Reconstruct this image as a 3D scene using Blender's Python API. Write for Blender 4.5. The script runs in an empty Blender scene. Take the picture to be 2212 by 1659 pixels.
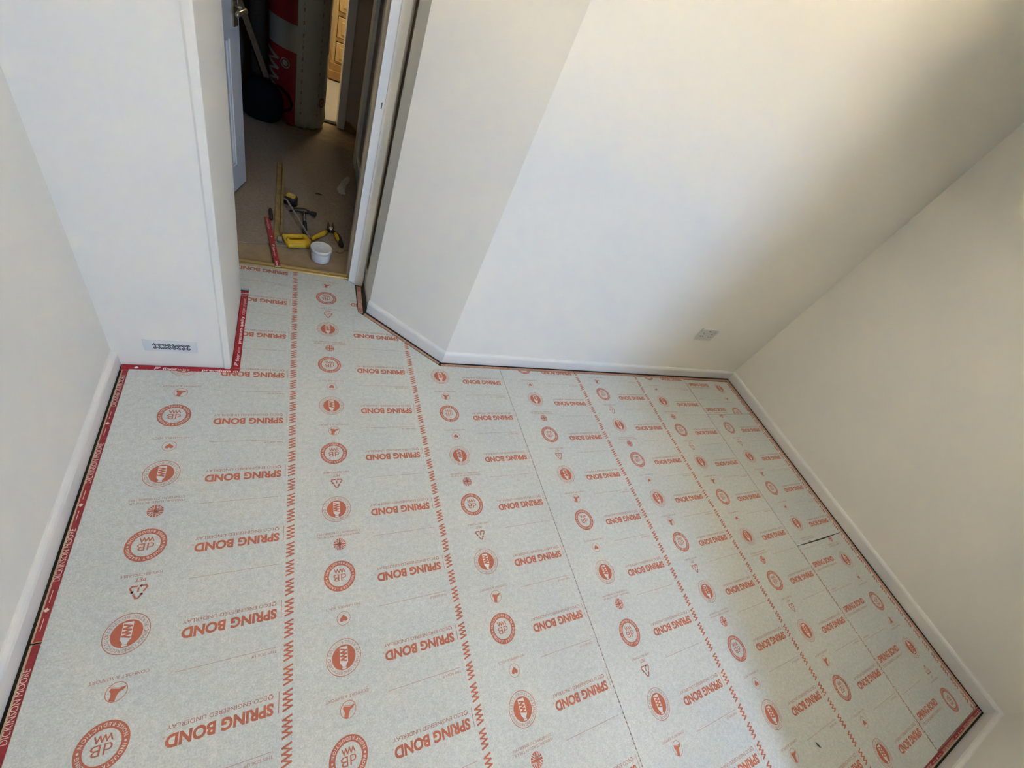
import bpy, bmesh, math, random
import numpy as np
from mathutils import Matrix, Vector

random.seed(7)
S = bpy.context.scene
COL = S.collection

# ------------------------------------------------------------------ camera
R = [[0.8734675, -0.28871634, 0.39204261],
     [0.02779997, -0.77432205, -0.63218077],
     [0.48608815, 0.56308813, -0.66831884]]
cam = bpy.data.cameras.new('camera')
cam.sensor_fit = 'HORIZONTAL'
cam.sensor_width = 36.0
cam.lens = 36.0 * 879.92 / 2212.0
cam.clip_start = 0.02
camo = bpy.data.objects.new('camera', cam)
COL.objects.link(camo)
m = Matrix.Identity(4)
for i in range(3):
    m[i][0] = R[0][i]
    m[i][1] = -R[1][i]
    m[i][2] = -R[2][i]
m[0][3], m[1][3], m[2][3] = 0.0, 0.0, 1.3357
camo.matrix_world = m
S.camera = camo

# ------------------------------------------------------------------ light
# the room goes on behind the camera as far as VW; the window is in that far wall, a chimney breast stands to its right
WIN_U0, WIN_U1, WIN_Z0, WIN_Z1 = 0.91, 1.40, 0.85, 2.18
VW = -2.00
BREAST = 1.44
RIGHT = 2.820
NEAR = -0.745
WALL_T = 0.18
w = bpy.data.worlds.new('sky')
S.world = w
w.use_nodes = True
bg = w.node_tree.nodes['Background']
bg.inputs[0].default_value = (0.43, 0.66, 1.12, 1)
bg.inputs[1].default_value = 1.6

sun = bpy.data.lights.new('sun', 'SUN')
sun.energy = 21.0
sun.angle = math.radians(0.6)
sun.color = (1.0, 0.88, 0.68)
so = bpy.data.objects.new('sun', sun)
COL.objects.link(so)
so.rotation_euler = Vector((0.12, -0.55, -0.8)).to_track_quat('-Z', 'Y').to_euler()

pl = bpy.data.lights.new('window_portal', 'AREA')
pl.shape = 'RECTANGLE'
pl.size = WIN_U1 - WIN_U0
pl.size_y = WIN_Z1 - WIN_Z0
pl.cycles.is_portal = True
po = bpy.data.objects.new('window_portal', pl)
COL.objects.link(po)
po.location = ((WIN_U0 + WIN_U1) / 2, VW - WALL_T + 0.01, (WIN_Z0 + WIN_Z1) / 2)
po.rotation_euler = Vector((0, 1, 0)).to_track_quat('-Z', 'Y').to_euler()

# two unseen fill lamps added at the ceiling to lift the dim areas
FILL_LAMPS = ((2.05, 0.30), (0.22, 1.10))
for k_, (x_, y_) in enumerate(FILL_LAMPS):
    cl = bpy.data.lights.new('ceiling_fill', 'AREA')
    cl.shape = 'DISK'
    cl.size = 0.16
    cl.spread = math.radians(105)
    cl.energy = (0.18, 0.11)[k_]
    cl.color = (1.0, 0.90, 0.74)
    co_ = bpy.data.objects.new('ceiling_fill', cl)
    COL.objects.link(co_)
    co_.location = (x_, y_, 2.345)

# unseen area light added to brighten the room beyond the hallway
fl_ = bpy.data.lights.new('far_room_fill', 'AREA')
fl_.energy = 1.15
fl_.size = 0.35
fl_.color = (1.0, 0.86, 0.62)
fo = bpy.data.objects.new('far_room_fill', fl_)
COL.objects.link(fo)
fo.location = (0.45, 4.10, 2.2)

vs = S.view_settings
vs.view_transform = 'Standard'
vs.look = 'None'
vs.gamma = 1.0
vs.use_curve_mapping = False
vs.exposure = 4.36


# ------------------------------------------------------------------ materials
def srgb(r, g, b):
    f = lambda c: (c / 255 / 12.92) if c / 255 <= 0.04045 else ((c / 255 + 0.055) / 1.055) ** 2.4
    return (f(r), f(g), f(b), 1.0)


def mat(name, col, rough=0.6, metal=0.0, spec=0.5, noise=None, bump=None, col2=None, trans=0.0):
    """noise=(scale, amount) mottles the colour; bump=(scale, strength, distance)"""
    M = bpy.data.materials.new(name)
    M.use_nodes = True
    nt = M.node_tree
    b = nt.nodes['Principled BSDF']
    b.inputs['Base Color'].default_value = col
    b.inputs['Roughness'].default_value = rough
    b.inputs['Metallic'].default_value = metal
    b.inputs['Specular IOR Level'].default_value = spec
    if trans:
        b.inputs['Transmission Weight'].default_value = trans
    tc = nt.nodes.new('ShaderNodeTexCoord')
    if noise:
        n = nt.nodes.new('ShaderNodeTexNoise')
        n.inputs['Scale'].default_value = noise[0]
        n.inputs['Detail'].default_value = 6
        n.inputs['Roughness'].default_value = 0.65
        nt.links.new(tc.outputs['Object'], n.inputs['Vector'])
        r = nt.nodes.new('ShaderNodeValToRGB')
        r.color_ramp.elements[0].position = 0.3
        r.color_ramp.elements[1].position = 0.7
        c2 = col2 or tuple(c * (1 - noise[1]) for c in col[:3]) + (1,)
        r.color_ramp.elements[0].color = c2
        r.color_ramp.elements[1].color = col
        nt.links.new(n.outputs['Fac'], r.inputs['Fac'])
        nt.links.new(r.outputs['Color'], b.inputs['Base Color'])
    if bump:
        n2 = nt.nodes.new('ShaderNodeTexNoise')
        n2.inputs['Scale'].default_value = bump[0]
        n2.inputs['Detail'].default_value = 4
        nt.links.new(tc.outputs['Object'], n2.inputs['Vector'])
        bp = nt.nodes.new('ShaderNodeBump')
        bp.inputs['Strength'].default_value = bump[1]
        bp.inputs['Distance'].default_value = bump[2]
        nt.links.new(n2.outputs['Fac'], bp.inputs['Height'])
        nt.links.new(bp.outputs['Normal'], b.inputs['Normal'])
    return M


M_WALL = mat('wall_paint', (0.82, 0.79, 0.715, 1), 0.75, spec=0.3, bump=(420, 0.12, 0.0006))
M_CEIL = mat('ceiling_paint', (0.90, 0.89, 0.86, 1), 0.8)
M_TRIM = mat('trim_gloss', (0.78, 0.765, 0.73, 1), 0.35, bump=(60, 0.08, 0.0006))
M_DOOR = mat('door_paint', (0.76, 0.76, 0.75, 1), 0.35, bump=(260, 0.1, 0.0004))


def underlay_mat():
    M = bpy.data.materials.new('underlay_felt')
    M.use_nodes = True
    nt = M.node_tree
    b = nt.nodes['Principled BSDF']
    b.inputs['Roughness'].default_value = 0.62
    b.inputs['Specular IOR Level'].default_value = 0.35
    tc = nt.nodes.new('ShaderNodeTexCoord')
    # coarse mottling + fine fibres
    n1 = nt.nodes.new('ShaderNodeTexNoise'); n1.inputs['Scale'].default_value = 75; n1.inputs['Detail'].default_value = 7
    n1.inputs['Roughness'].default_value = 0.7
    n2 = nt.nodes.new('ShaderNodeTexNoise'); n2.inputs['Scale'].default_value = 300; n2.inputs['Detail'].default_value = 2
    n3 = nt.nodes.new('ShaderNodeTexNoise'); n3.inputs['Scale'].default_value = 3.0; n3.inputs['Detail'].default_value = 3
    mp = nt.nodes.new('ShaderNodeMapping'); mp.inputs['Scale'].default_value = (1, 1, 1)
    nt.links.new(tc.outputs['Object'], mp.inputs['Vector'])
    for n in (n1, n2, n3):
        nt.links.new(mp.outputs['Vector'], n.inputs['Vector'])
    r1 = nt.nodes.new('ShaderNodeValToRGB')
    r1.color_ramp.elements[0].position = 0.32; r1.color_ramp.elements[1].position = 0.72
    r1.color_ramp.elements[0].color = (0.505, 0.535, 0.515, 1)
    r1.color_ramp.elements[1].color = (0.66, 0.68, 0.655, 1)
    nt.links.new(n1.outputs['Fac'], r1.inputs['Fac'])
    r2 = nt.nodes.new('ShaderNodeValToRGB')
    r2.color_ramp.elements[0].position = 0.35; r2.color_ramp.elements[1].position = 0.72
    r2.color_ramp.elements[0].color = (0.90, 0.90, 0.90, 1)
    r2.color_ramp.elements[1].color = (1.09, 1.09, 1.09, 1)
    nt.links.new(n2.outputs['Fac'], r2.inputs['Fac'])
    mx = nt.nodes.new('ShaderNodeMix'); mx.data_type = 'RGBA'; mx.blend_type = 'MULTIPLY'
    mx.inputs['Factor'].default_value = 1.0
    nt.links.new(r1.outputs['Color'], mx.inputs['A']); nt.links.new(r2.outputs['Color'], mx.inputs['B'])
    r3 = nt.nodes.new('ShaderNodeValToRGB')
    r3.color_ramp.elements[0].position = 0.3; r3.color_ramp.elements[1].position = 0.7
    r3.color_ramp.elements[0].color = (0.95, 0.95, 0.95, 1); r3.color_ramp.elements[1].color = (1.03, 1.03, 1.03, 1)
    nt.links.new(n3.outputs['Fac'], r3.inputs['Fac'])
    mx2 = nt.nodes.new('ShaderNodeMix'); mx2.data_type = 'RGBA'; mx2.blend_type = 'MULTIPLY'
    mx2.inputs['Factor'].default_value = 1.0
    nt.links.new(mx.outputs['Result'], mx2.inputs['A']); nt.links.new(r3.outputs['Color'], mx2.inputs['B'])
    nt.links.new(mx2.outputs['Result'], b.inputs['Base Color'])
    bp = nt.nodes.new('ShaderNodeBump'); bp.inputs['Strength'].default_value = 0.25; bp.inputs['Distance'].default_value = 0.0012
    nt.links.new(n1.outputs['Fac'], bp.inputs['Height'])
    nt.links.new(bp.outputs['Normal'], b.inputs['Normal'])
    return M


M_UNDER = underlay_mat()
M_INK = mat('orange_ink', (0.50, 0.13, 0.07, 1), 0.6, spec=0.3, noise=(160, 0.25), col2=(0.46, 0.16, 0.10, 1))
M_INKTHIN = mat('thin_orange_ink', (0.38, 0.16, 0.115, 1), 0.6, spec=0.3)
M_PAPER = mat('unprinted_felt', (0.64, 0.655, 0.65, 1), 0.62, spec=0.3)
M_WOOD = mat('gripper_plywood', (0.62, 0.45, 0.29, 1), 0.6, noise=(40, 0.3))
M_WOODOLD = mat('old_gripper_wood', (0.42, 0.28, 0.10, 1), 0.6, noise=(30, 0.45))
M_RODDARK = mat('shaded_rod_wood', (0.20, 0.12, 0.05, 1), 0.7, noise=(30, 0.4))  # rod wood darkened in colour to imitate the dim corner
M_RED = mat('red_band', srgb(160, 44, 50), 0.5, noise=(70, 0.25))
M_REDDEEP = mat('deep_red_band', srgb(166, 20, 38), 0.45)
M_REDFADE = mat('faded_red_band', srgb(170, 70, 62), 0.55, noise=(120, 0.45), col2=srgb(205, 150, 125))
M_WHITEINK = mat('pale_lettering', srgb(232, 205, 190), 0.5)
M_WHITEINK2 = mat('white_lettering', srgb(235, 228, 226), 0.5)
M_SUB = mat('subfloor_boards', (0.055, 0.042, 0.03, 1), 0.85, noise=(25, 0.5))
M_HARD = mat('brown_hardboard', (0.40, 0.29, 0.165, 1), 0.75, noise=(18, 0.3))
M_CARPET = mat('taupe_carpet', (0.40, 0.315, 0.23, 1), 0.95, spec=0.1, noise=(90, 0.35), bump=(350, 0.7, 0.004))
M_BRASS = mat('brass_trim', (0.46, 0.36, 0.17, 1), 0.38, metal=0.9)
M_STEEL = mat('tool_steel', (0.42, 0.41, 0.39, 1), 0.35, metal=1.0)
M_DARKSTEEL = mat('dark_steel', (0.05, 0.045, 0.04, 1), 0.45, metal=0.8)
M_BLACK = mat('black_rubber', (0.012, 0.012, 0.012, 1), 0.5)
M_YELLOW = mat('yellow_plastic', (0.72, 0.47, 0.02, 1), 0.4)
M_TUB = mat('white_plastic', (0.80, 0.81, 0.84, 1), 0.4, noise=(60, 0.08))
M_TUBLID = mat('grey_white_lid', (0.72, 0.72, 0.71, 1), 0.35)
M_SOCKET = mat('socket_plastic', (0.60, 0.60, 0.57, 1), 0.3)
M_HOLESHADE = mat('hole_shade', (0.03, 0.03, 0.028, 1), 0.8)  # dark colour stands for the shade inside holes and gaps
M_VENT = mat('vent_white', (0.70, 0.71, 0.72, 1), 0.4)
M_WRAP = mat('clear_wrap_film', (0.46, 0.45, 0.39, 1), 0.35, noise=(6, 0.12), bump=(18, 0.4, 0.01))
M_WRAPRED = mat('red_film', (0.29, 0.018, 0.022, 1), 0.38, bump=(18, 0.3, 0.008))
M_WRAPINK = mat('wrap_red_print', (0.30, 0.05, 0.04, 1), 0.5)
M_BAG = mat('black_nylon', (0.005, 0.005, 0.005, 1), 0.8, spec=0.15)
M_DARKROLL = mat('dark_brown_pile', (0.035, 0.025, 0.014, 1), 0.95, noise=(80, 0.5))
M_PINE = mat('pine_wood', (0.66, 0.46, 0.20, 1), 0.5, noise=(14, 0.25))
M_PINEDARK = mat('pine_plinth', (0.42, 0.24, 0.08, 1), 0.5, noise=(14, 0.3))
M_PAPERSCRAP = mat('crumpled_paper', (0.62, 0.57, 0.47, 1), 0.8)
M_PLY = mat('orange_board', (0.36, 0.17, 0.04, 1), 0.7, noise=(20, 0.3))
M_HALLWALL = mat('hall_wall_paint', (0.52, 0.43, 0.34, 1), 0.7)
M_HALLDARK = mat('hall_shade_and_fibre', (0.05, 0.038, 0.026, 1), 0.8)  # wall colour darkened to stand for deep shade; also the dark fibre scrap
M_FARFLOOR = mat('far_carpet', (0.36, 0.32, 0.25, 1), 0.95, noise=(60, 0.15))
M_GROUND = mat('sandy_paving', (0.64, 0.52, 0.27, 1), 0.9, noise=(1.5, 0.2))
M_CHROME = mat('satin_brass_handle', (0.55, 0.47, 0.34, 1), 0.25, metal=0.9)
M_TAPELABEL = mat('tape_label', (0.75, 0.55, 0.35, 1), 0.4)


# ------------------------------------------------------------------ mesh helpers
def obj(name, bm, material, parent=None, smooth=False):
    me = bpy.data.meshes.new(name)
    bm.normal_update()
    bm.to_mesh(me)
    bm.free()
    mats = material if isinstance(material, (list, tuple)) else [material]
    for mm in mats:
        me.materials.append(mm)
    if smooth:
        for p in me.polygons:
            p.use_smooth = True
    o = bpy.data.objects.new(name, me)
    COL.objects.link(o)
    if parent:
        o.parent = parent
    return o


def empty(name, loc=(0, 0, 0), rz=0.0):
    o = bpy.data.objects.new(name, None)
    COL.objects.link(o)
    o.location = loc
    o.rotation_euler = (0, 0, rz)
    o.empty_display_size = 0.05
    return o


def tag(o, label, cat, group=None):
    o['label'] = label
    o['category'] = cat
    if group:
        o['group'] = group
    return o


def struct(name, bm, material, parent=None, smooth=False):
    o = obj(name, bm, material, parent, smooth)
    if not parent:
        o['kind'] = 'structure'
    return o


def box(bm, x0, x1, y0, y1, z0, z1, mi=0, bev=0.0):
    vs_ = [bm.verts.new(p) for p in ((x0, y0, z0), (x1, y0, z0), (x1, y1, z0), (x0, y1, z0),
                                     (x0, y0, z1), (x1, y0, z1), (x1, y1, z1), (x0, y1, z1))]
    fs = []
    for q in ((3, 2, 1, 0), (4, 5, 6, 7), (0, 1, 5, 4), (1, 2, 6, 5), (2, 3, 7, 6), (3, 0, 4, 7)):
        f = bm.faces.new([vs_[i] for i in q])
        f.material_index = mi
        fs.append(f)
    if bev:
        es = list({e for f in fs for e in f.edges})
        bmesh.ops.bevel(bm, geom=es, offset=bev, segments=2, affect='EDGES', profile=0.6)
    return vs_


def prism(bm, poly, z0, z1, mi=0, bev=0.0):
    """poly: CCW list of (x,y)"""
    n = len(poly)
    b = [bm.verts.new((p[0], p[1], z0)) for p in poly]
    t = [bm.verts.new((p[0], p[1], z1)) for p in poly]
    fs = [bm.faces.new(t), bm.faces.new(b[::-1])]
    for i in range(n):
        j = (i + 1) % n
        fs.append(bm.faces.new((b[i], b[j], t[j], t[i])))
    for f in fs:
        f.material_index = mi
    if bev:
        es = list(fs[0].edges)
        bmesh.ops.bevel(bm, geom=es, offset=bev, segments=2, affect='EDGES', profile=0.6)


def sweep(bm, prof, a, b, na, nb=None):
    """extrude a 2-D profile [(d,z)] (d = distance from the wall line) from a to b; na = normal (x,y) at a, nb at b (mitres)"""
    nb = nb or na
    A = [bm.verts.new((a[0] + na[0] * d, a[1] + na[1] * d, z)) for d, z in prof]
    B = [bm.verts.new((b[0] + nb[0] * d, b[1] + nb[1] * d, z)) for d, z in prof]
    n = len(prof)
    for i in range(n):
        j = (i + 1) % n
        bm.faces.new((A[i], A[j], B[j], B[i]))
    bm.faces.new(A[::-1])
    bm.faces.new(B)
    bmesh.ops.recalc_face_normals(bm, faces=bm.faces[:])


def tube(bm, pts, rad, seg=8, mi=0):
    rads = rad if isinstance(rad, (list, tuple)) else [rad] * len(pts)
    P = [Vector(p) for p in pts]
    rings = []
    up = Vector((0.13, 0.21, 1)).normalized()
    for i, p in enumerate(P):
        d = (P[min(i + 1, len(P) - 1)] - P[max(i - 1, 0)]).normalized()
        x = d.cross(up)
        if x.length < 1e-4:
            x = d.cross(Vector((1, 0, 0)))
        x.normalize()
        y = x.cross(d).normalized()
        rings.append([bm.verts.new(p + (x * math.cos(t) + y * math.sin(t)) * rads[i])
                      for t in (2 * math.pi * k / seg for k in range(seg))])
    for i in range(len(rings) - 1):
        for k in range(seg):
            f = bm.faces.new((rings[i][k], rings[i][(k + 1) % seg], rings[i + 1][(k + 1) % seg], rings[i + 1][k]))
            f.material_index = mi
    bm.faces.new(rings[0][::-1]).material_index = mi
    bm.faces.new(rings[-1]).material_index = mi
    bmesh.ops.recalc_face_normals(bm, faces=bm.faces[:])


def lathe(bm, prof, seg=32, c=(0, 0), mi=0, fn=None, caps=True):
    rings = []
    for r, z in prof:
        ring = []
        for k in range(seg):
            t = 2 * math.pi * k / seg
            rr = r * (fn(t, z) if fn else 1)
            ring.append(bm.verts.new((c[0] + rr * math.cos(t), c[1] + rr * math.sin(t), z)))
        rings.append(ring)
    for i in range(len(rings) - 1):
        for k in range(seg):
            bm.faces.new((rings[i][k], rings[i][(k + 1) % seg], rings[i + 1][(k + 1) % seg], rings[i + 1][k])).material_index = mi
    if caps:
        bm.faces.new(rings[0][::-1]).material_index = mi
        bm.faces.new(rings[-1]).material_index = mi


def NB():
    return bmesh.new()


# ------------------------------------------------------------------ flat print helpers (2-D triangles)
_tc = {}


def text_tris(s, off=0.0, res=3):
    """triangles (n,3,2) of a string set at size 1, plus its bbox"""
    k = (s, off, res)
    if k in _tc:
        return _tc[k]
    cu = bpy.data.curves.new('glyphs', 'FONT')
    cu.body = s
    cu.size = 1.0
    cu.offset = off
    cu.resolution_u = res
    cu.fill_mode = 'FRONT'
    o = bpy.data.objects.new('glyphs', cu)
    COL.objects.link(o)
    me = bpy.data.meshes.new_from_object(o)
    me.calc_loop_triangles()
    co = np.zeros(len(me.vertices) * 3)
    me.vertices.foreach_get('co', co)
    co = co.reshape(-1, 3)[:, :2]
    idx = np.zeros(len(me.loop_triangles) * 3, int)
    me.loop_triangles.foreach_get('vertices', idx)
    T = co[idx].reshape(-1, 3, 2)
    a = T[:, 1] - T[:, 0]
    b = T[:, 2] - T[:, 0]
    neg = (a[:, 0] * b[:, 1] - a[:, 1] * b[:, 0]) < 0
    T[neg] = T[neg][:, ::-1]
    COL.objects.unlink(o)
    bpy.data.objects.remove(o)
    bpy.data.curves.remove(cu)
    bpy.data.meshes.remove(me)
    _tc[k] = T
    return T


class Print:
    """flat ink layers: list of (triangles, height, material slot)"""
    def __init__(self):
        self.L = []

    def add(self, T, z=0.0003, mi=0):
        T = np.asarray(T, float)
        if len(T):
            self.L.append((T, z, mi))
        return self

    def text(self, s, x0, y0, w_, h, off=0.0, z=0.0003, mi=0, res=3, right=False):
        """fit s in width w_ and cap height h, lower-left at (x0,y0)"""
        T = text_tris(s, off, res).copy()
        lo = T.reshape(-1, 2).min(0)
        hi = T.reshape(-1, 2).max(0)
        cap = text_tris('H', off, res).reshape(-1, 2)
        c0, c1 = cap[:, 1].min(), cap[:, 1].max()
        T[..., 0] = (T[..., 0] - lo[0]) / (hi[0] - lo[0]) * w_ + x0
        T[..., 1] = (T[..., 1] - c0) / (c1 - c0) * h + y0
        return self.add(T, z, mi)

    def arc(self, s, cx, cy, r, h, ang0, ang1, top=True, off=0.0, z=0.0006, mi=1):
        """letters along an arc; angles in degrees measured from +x; top: tops point outward"""
        n = len(s)
        cap = text_tris('H', off, 2).reshape(-1, 2)
        c0, c1 = cap[:, 1].min(), cap[:, 1].max()
        wd = []
        for ch in s:
            if ch == ' ':
                wd.append(0.3)
            else:
                t = text_tris(ch, off, 2).reshape(-1, 2)
                wd.append((t[:, 0].max() - t[:, 0].min()) + 0.1)
        tot = sum(wd)
        acc = 0.0
        for ch, ww in zip(s, wd):
            f = (acc + ww / 2) / tot
            acc += ww
            if ch == ' ':
                continue
            a = math.radians(ang0 + (ang1 - ang0) * f)
            T = text_tris(ch, off, 2).copy()
            lo = T.reshape(-1, 2)[:, 0].min()
            hi = T.reshape(-1, 2)[:, 0].max()
            sc = h / (c1 - c0)
            x = (T[..., 0] - (lo + hi) / 2) * sc
            y = (T[..., 1] - (c0 + c1) / 2) * sc
            rot = a - math.pi / 2 if top else a + math.pi / 2
            X = cx + r * math.cos(a) + x * math.cos(rot) - y * math.sin(rot)
            Y = cy + r * math.sin(a) + x * math.sin(rot) + y * math.cos(rot)
            self.add(np.stack([X, Y], -1), z, mi)
        return self

    def rect(self, x0, x1, y0, y1, z=0.0003, mi=0):
        return self.add([[(x0, y0), (x1, y0), (x1, y1)], [(x0, y0), (x1, y1), (x0, y1)]], z, mi)

    def poly(self, pts, z=0.0003, mi=0):
        """simple convex or star-shaped polygon about its mean"""
        pts = np.asarray(pts, float)
        c = pts.mean(0)
        n = len(pts)
        return self.add([[c, pts[i], pts[(i + 1) % n]] for i in range(n)], z, mi)

    def ring(self, cx, cy, r0, r1, n=40, z=0.0003, mi=0, a0=0, a1=360):
        T = []
        for i in range(n):
            a, b = (math.radians(a0 + (a1 - a0) * k / n) for k in (i, i + 1))
            p = [(cx + r * math.cos(t), cy + r * math.sin(t)) for t in (a, b) for r in (r0, r1)]
            if r0 > 0:
                T += [[p[0], p[1], p[3]], [p[0], p[3], p[2]]]
            else:
                T += [[(cx, cy), p[1], p[3]]]
        return self.add(T, z, mi)

    def stroke(self, pts, wd, z=0.0003, mi=0):
        for i_, ((x0, y0), (x1, y1)) in enumerate(zip(pts[:-1], pts[1:])):
            l = math.hypot(x1 - x0, y1 - y0) or 1
            dx, dy = (x1 - x0) / l * wd / 2, (y1 - y0) / l * wd / 2
            a = (x0 - dx - dy, y0 - dy + dx); b = (x0 - dx + dy, y0 - dy - dx)
            c = (x1 + dx + dy, y1 + dy - dx); d = (x1 + dx - dy, y1 + dy + dx)
            self.add([[a, b, c], [a, c, d]], z + 0.00012 * (i_ % 2), mi)
        return self

    def xf(self, M2, t):
        """new print with 2x2 matrix and shift"""
        q = Print()
        M2 = np.asarray(M2, float)
        for T, z, mi in self.L:
            T2 = T @ M2.T + np.asarray(t, float)
            if np.linalg.det(M2) < 0:
                T2 = T2[:, ::-1]
            q.L.append((T2, z, mi))
        return q

    def merge(self, o):
        self.L += o.L
        return self

    def bounds(self):
        P = np.concatenate([T.reshape(-1, 2) for T, _, _ in self.L])
        return P.min(0), P.max(0)

    def mesh(self, name, mats, fn=None, top=0.0):
        V, F, MI = [], [], []
        for T, z, mi in self.L:
            for t in T:
                k = len(V)
                for p in t:
                    V.append(fn(p[0], p[1], z) if fn else (p[0], p[1], top + z))
                F.append((k, k + 1, k + 2))
                MI.append(mi)
        me = bpy.data.meshes.new(name)
        me.from_pydata(V, [], F)
        for mm in mats:
            me.materials.append(mm)
        me.polygons.foreach_set('material_index', MI)
        me.update()
        return me

    def clip(self, convex):
        """keep what lies in the union of convex CCW polygons"""
        q = Print()
        for T, z, mi in self.L:
            out = []
            for poly in convex:
                n = len(poly)
                for t in T:
                    P = [tuple(p) for p in t]
                    for i in range(n):
                        ax, ay = poly[i]
                        bx, by = poly[(i + 1) % n]
                        ex, ey = bx - ax, by - ay
                        N = []
                        for j in range(len(P)):
                            p, r = P[j], P[(j + 1) % len(P)]
                            sp = ex * (p[1] - ay) - ey * (p[0] - ax)
                            sr = ex * (r[1] - ay) - ey * (r[0] - ax)
                            if sp >= 0:
                                N.append(p)
                            if (sp >= 0) != (sr >= 0):
                                f = sp / (sp - sr)
                                N.append((p[0] + f * (r[0] - p[0]), p[1] + f * (r[1] - p[1])))
                        P = N
                        if len(P) < 3:
                            break
                    if len(P) >= 3:
                        for j in range(1, len(P) - 1):
                            out.append([P[0], P[j], P[j + 1]])
            if out:
                q.add(out, z, mi)
        return q


def zigzag(x0, y0, x1, y1, n, wd):
    """n strokes running from (x0,y0) to (x1,y1) in y, alternating in x"""
    return [((x0 if i % 2 == 0 else x1), y0 + (y1 - y0) * i / n) for i in range(n + 1)]


# ================================================================== SETTING
H = 2.36
SK = 0.012          # skirting thickness
LEFT = -0.467 - SK
BACK = 1.245 + SK
BOX_F, BOX_S, BOX_B = 1.160, -0.172, 1.577
DOORV = 1.765
RETU = 0.332
ANG_A, ANG_B = (0.332, 1.552), (0.640, 1.257)
SUBZ = -0.010

bm = NB(); box(bm, LEFT - 0.2, RIGHT + 0.2, VW - WALL_T, 1.80, -0.15, SUBZ)
struct('floor', bm, M_SUB)
bm = NB(); box(bm, -1.1, 1.4, 1.80, 5.2, -0.15, SUBZ)
struct('floor_hallway', bm, M_HARD)
bm = NB(); box(bm, -0.2, 1.35, 3.64, 5.2, SUBZ, -0.004)
struct('floor_far_room', bm, M_FARFLOOR)
bm = NB(); box(bm, -1.3, RIGHT + 0.5, VW - 0.5, 5.4, H, H + 0.2)
struct('ceiling', bm, M_CEIL)
for k_, (x_, y_) in enumerate(FILL_LAMPS):  # rings dress the added fill lamps
    bm = NB()
    lathe(bm, [(0.085, H - 0.012), (0.105, H - 0.010), (0.108, H), (0.085, H)], 32, (x_, y_), caps=False)
    struct('trim_%d' % (8 + k_), bm, M_TRIM)
bm = NB(); box(bm, LEFT - 0.25, LEFT, VW - WALL_T, 1.80, -0.15, H)
struct('wall_left', bm, M_WALL)
bm = NB(); box(bm, RIGHT, RIGHT + 0.2, NEAR - 0.2, BACK + 0.3, -0.15, H)
struct('wall_right', bm, M_WALL)
bm = NB(); box(bm, 0.640, RIGHT, BACK, BACK + 0.12, -0.15, H)
struct('wall_back', bm, M_WALL)
# chimney breast: the near wall on the right
bm = NB(); box(bm, BREAST, RIGHT + 0.2, VW - WALL_T, NEAR, -0.15, H)
struct('wall_near', bm, M_WALL)
# window wall, far behind the camera
bm = NB()
V2 = VW - WALL_T
box(bm, LEFT, WIN_U0, V2, VW, -0.15, H)
box(bm, WIN_U1, BREAST, V2, VW, -0.15, H)
box(bm, WIN_U0, WIN_U1, V2, VW, -0.15, WIN_Z0)
box(bm, WIN_U0, WIN_U1, V2, VW, WIN_Z1, H)
struct('wall_window', bm, M_WALL)
bm = NB()
f0, f1 = V2 + 0.03, V2 + 0.09
box(bm, WIN_U0, WIN_U0 + 0.04, f0, f1, WIN_Z0, WIN_Z1)
box(bm, WIN_U1 - 0.04, WIN_U1, f0, f1, WIN_Z0, WIN_Z1)
box(bm, WIN_U0 + 0.04, WIN_U1 - 0.04, f0, f1, WIN_Z0, WIN_Z0 + 0.04)
box(bm, WIN_U0 + 0.04, WIN_U1 - 0.04, f0, f1, WIN_Z1 - 0.04, WIN_Z1)
struct('window_1', bm, M_TRIM)
bm = NB(); box(bm, WIN_U0 - 0.03, WIN_U1 + 0.03, VW - 0.08, VW + 0.05, WIN_Z0 - 0.025, WIN_Z0, bev=0.004)
struct('trim_5', bm, M_TRIM)
# angled wall and the short return beside the door
ax, ay = ANG_A; bx_, by_ = ANG_B
bm = NB(); prism(bm, [ANG_A, ANG_B, (0.640, 1.40), (0.36, 1.60)], -0.15, H)
struct('wall_angled', bm, M_WALL)
bm = NB(); box(bm, RETU, 0.60, 1.5525, 1.722, -0.15, H)
box(bm, RETU + 0.016, 0.60, 1.722, 1.90, -0.15, H)
box(bm, RETU, RETU + 0.016, 1.722, 1.90, -0.15, 0.035)
struct('wall_return', bm, M_WALL)
# wall around the doorway (header and left part)
bm = NB()
box(bm, -0.42, RETU, DOORV, 1.88, 1.99, H)
box(bm, LEFT, -0.42, DOORV, 1.88, -0.15, H)
struct('wall_doorway', bm, M_WALL)
# boxed-in column on the left with its plastered corner bead
bm = NB(); box(bm, LEFT, BOX_S - 0.004, BOX_F + 0.0, BOX_B, -0.15, H)
struct('wall_boxing', bm, M_WALL)
bm = NB()
pts = [(BOX_S - 0.022, BOX_F - 0.0005), (BOX_S - 0.017, BOX_F - 0.0045), (BOX_S - 0.005, BOX_F - 0.0050), (BOX_S - 0.0005, BOX_F - 0.0010), (BOX_S, BOX_F + 0.006),
       (BOX_S, BOX_F + 0.03), (BOX_S - 0.01, BOX_F + 0.03), (BOX_S - 0.02, BOX_F + 0.01)]
prism(bm, pts, -0.008, H - 0.001)
struct('trim_1', bm, M_WALL)
bm = NB(); box(bm, BOX_S - 0.006, BOX_S, BOX_F + 0.03, BOX_B, -0.008, H - 0.001)
struct('wall_boxing_side', bm, M_WALL)

# skirting boards
SZ = 0.062
SB = -0.0035      # skirting stops just above the boards, leaving a dark gap
PROF = [(0, SB), (SK, SB), (SK, SZ - 0.016), (SK - 0.002, SZ - 0.008), (SK - 0.006, SZ - 0.002), (0.004, SZ), (0, SZ)]


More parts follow.
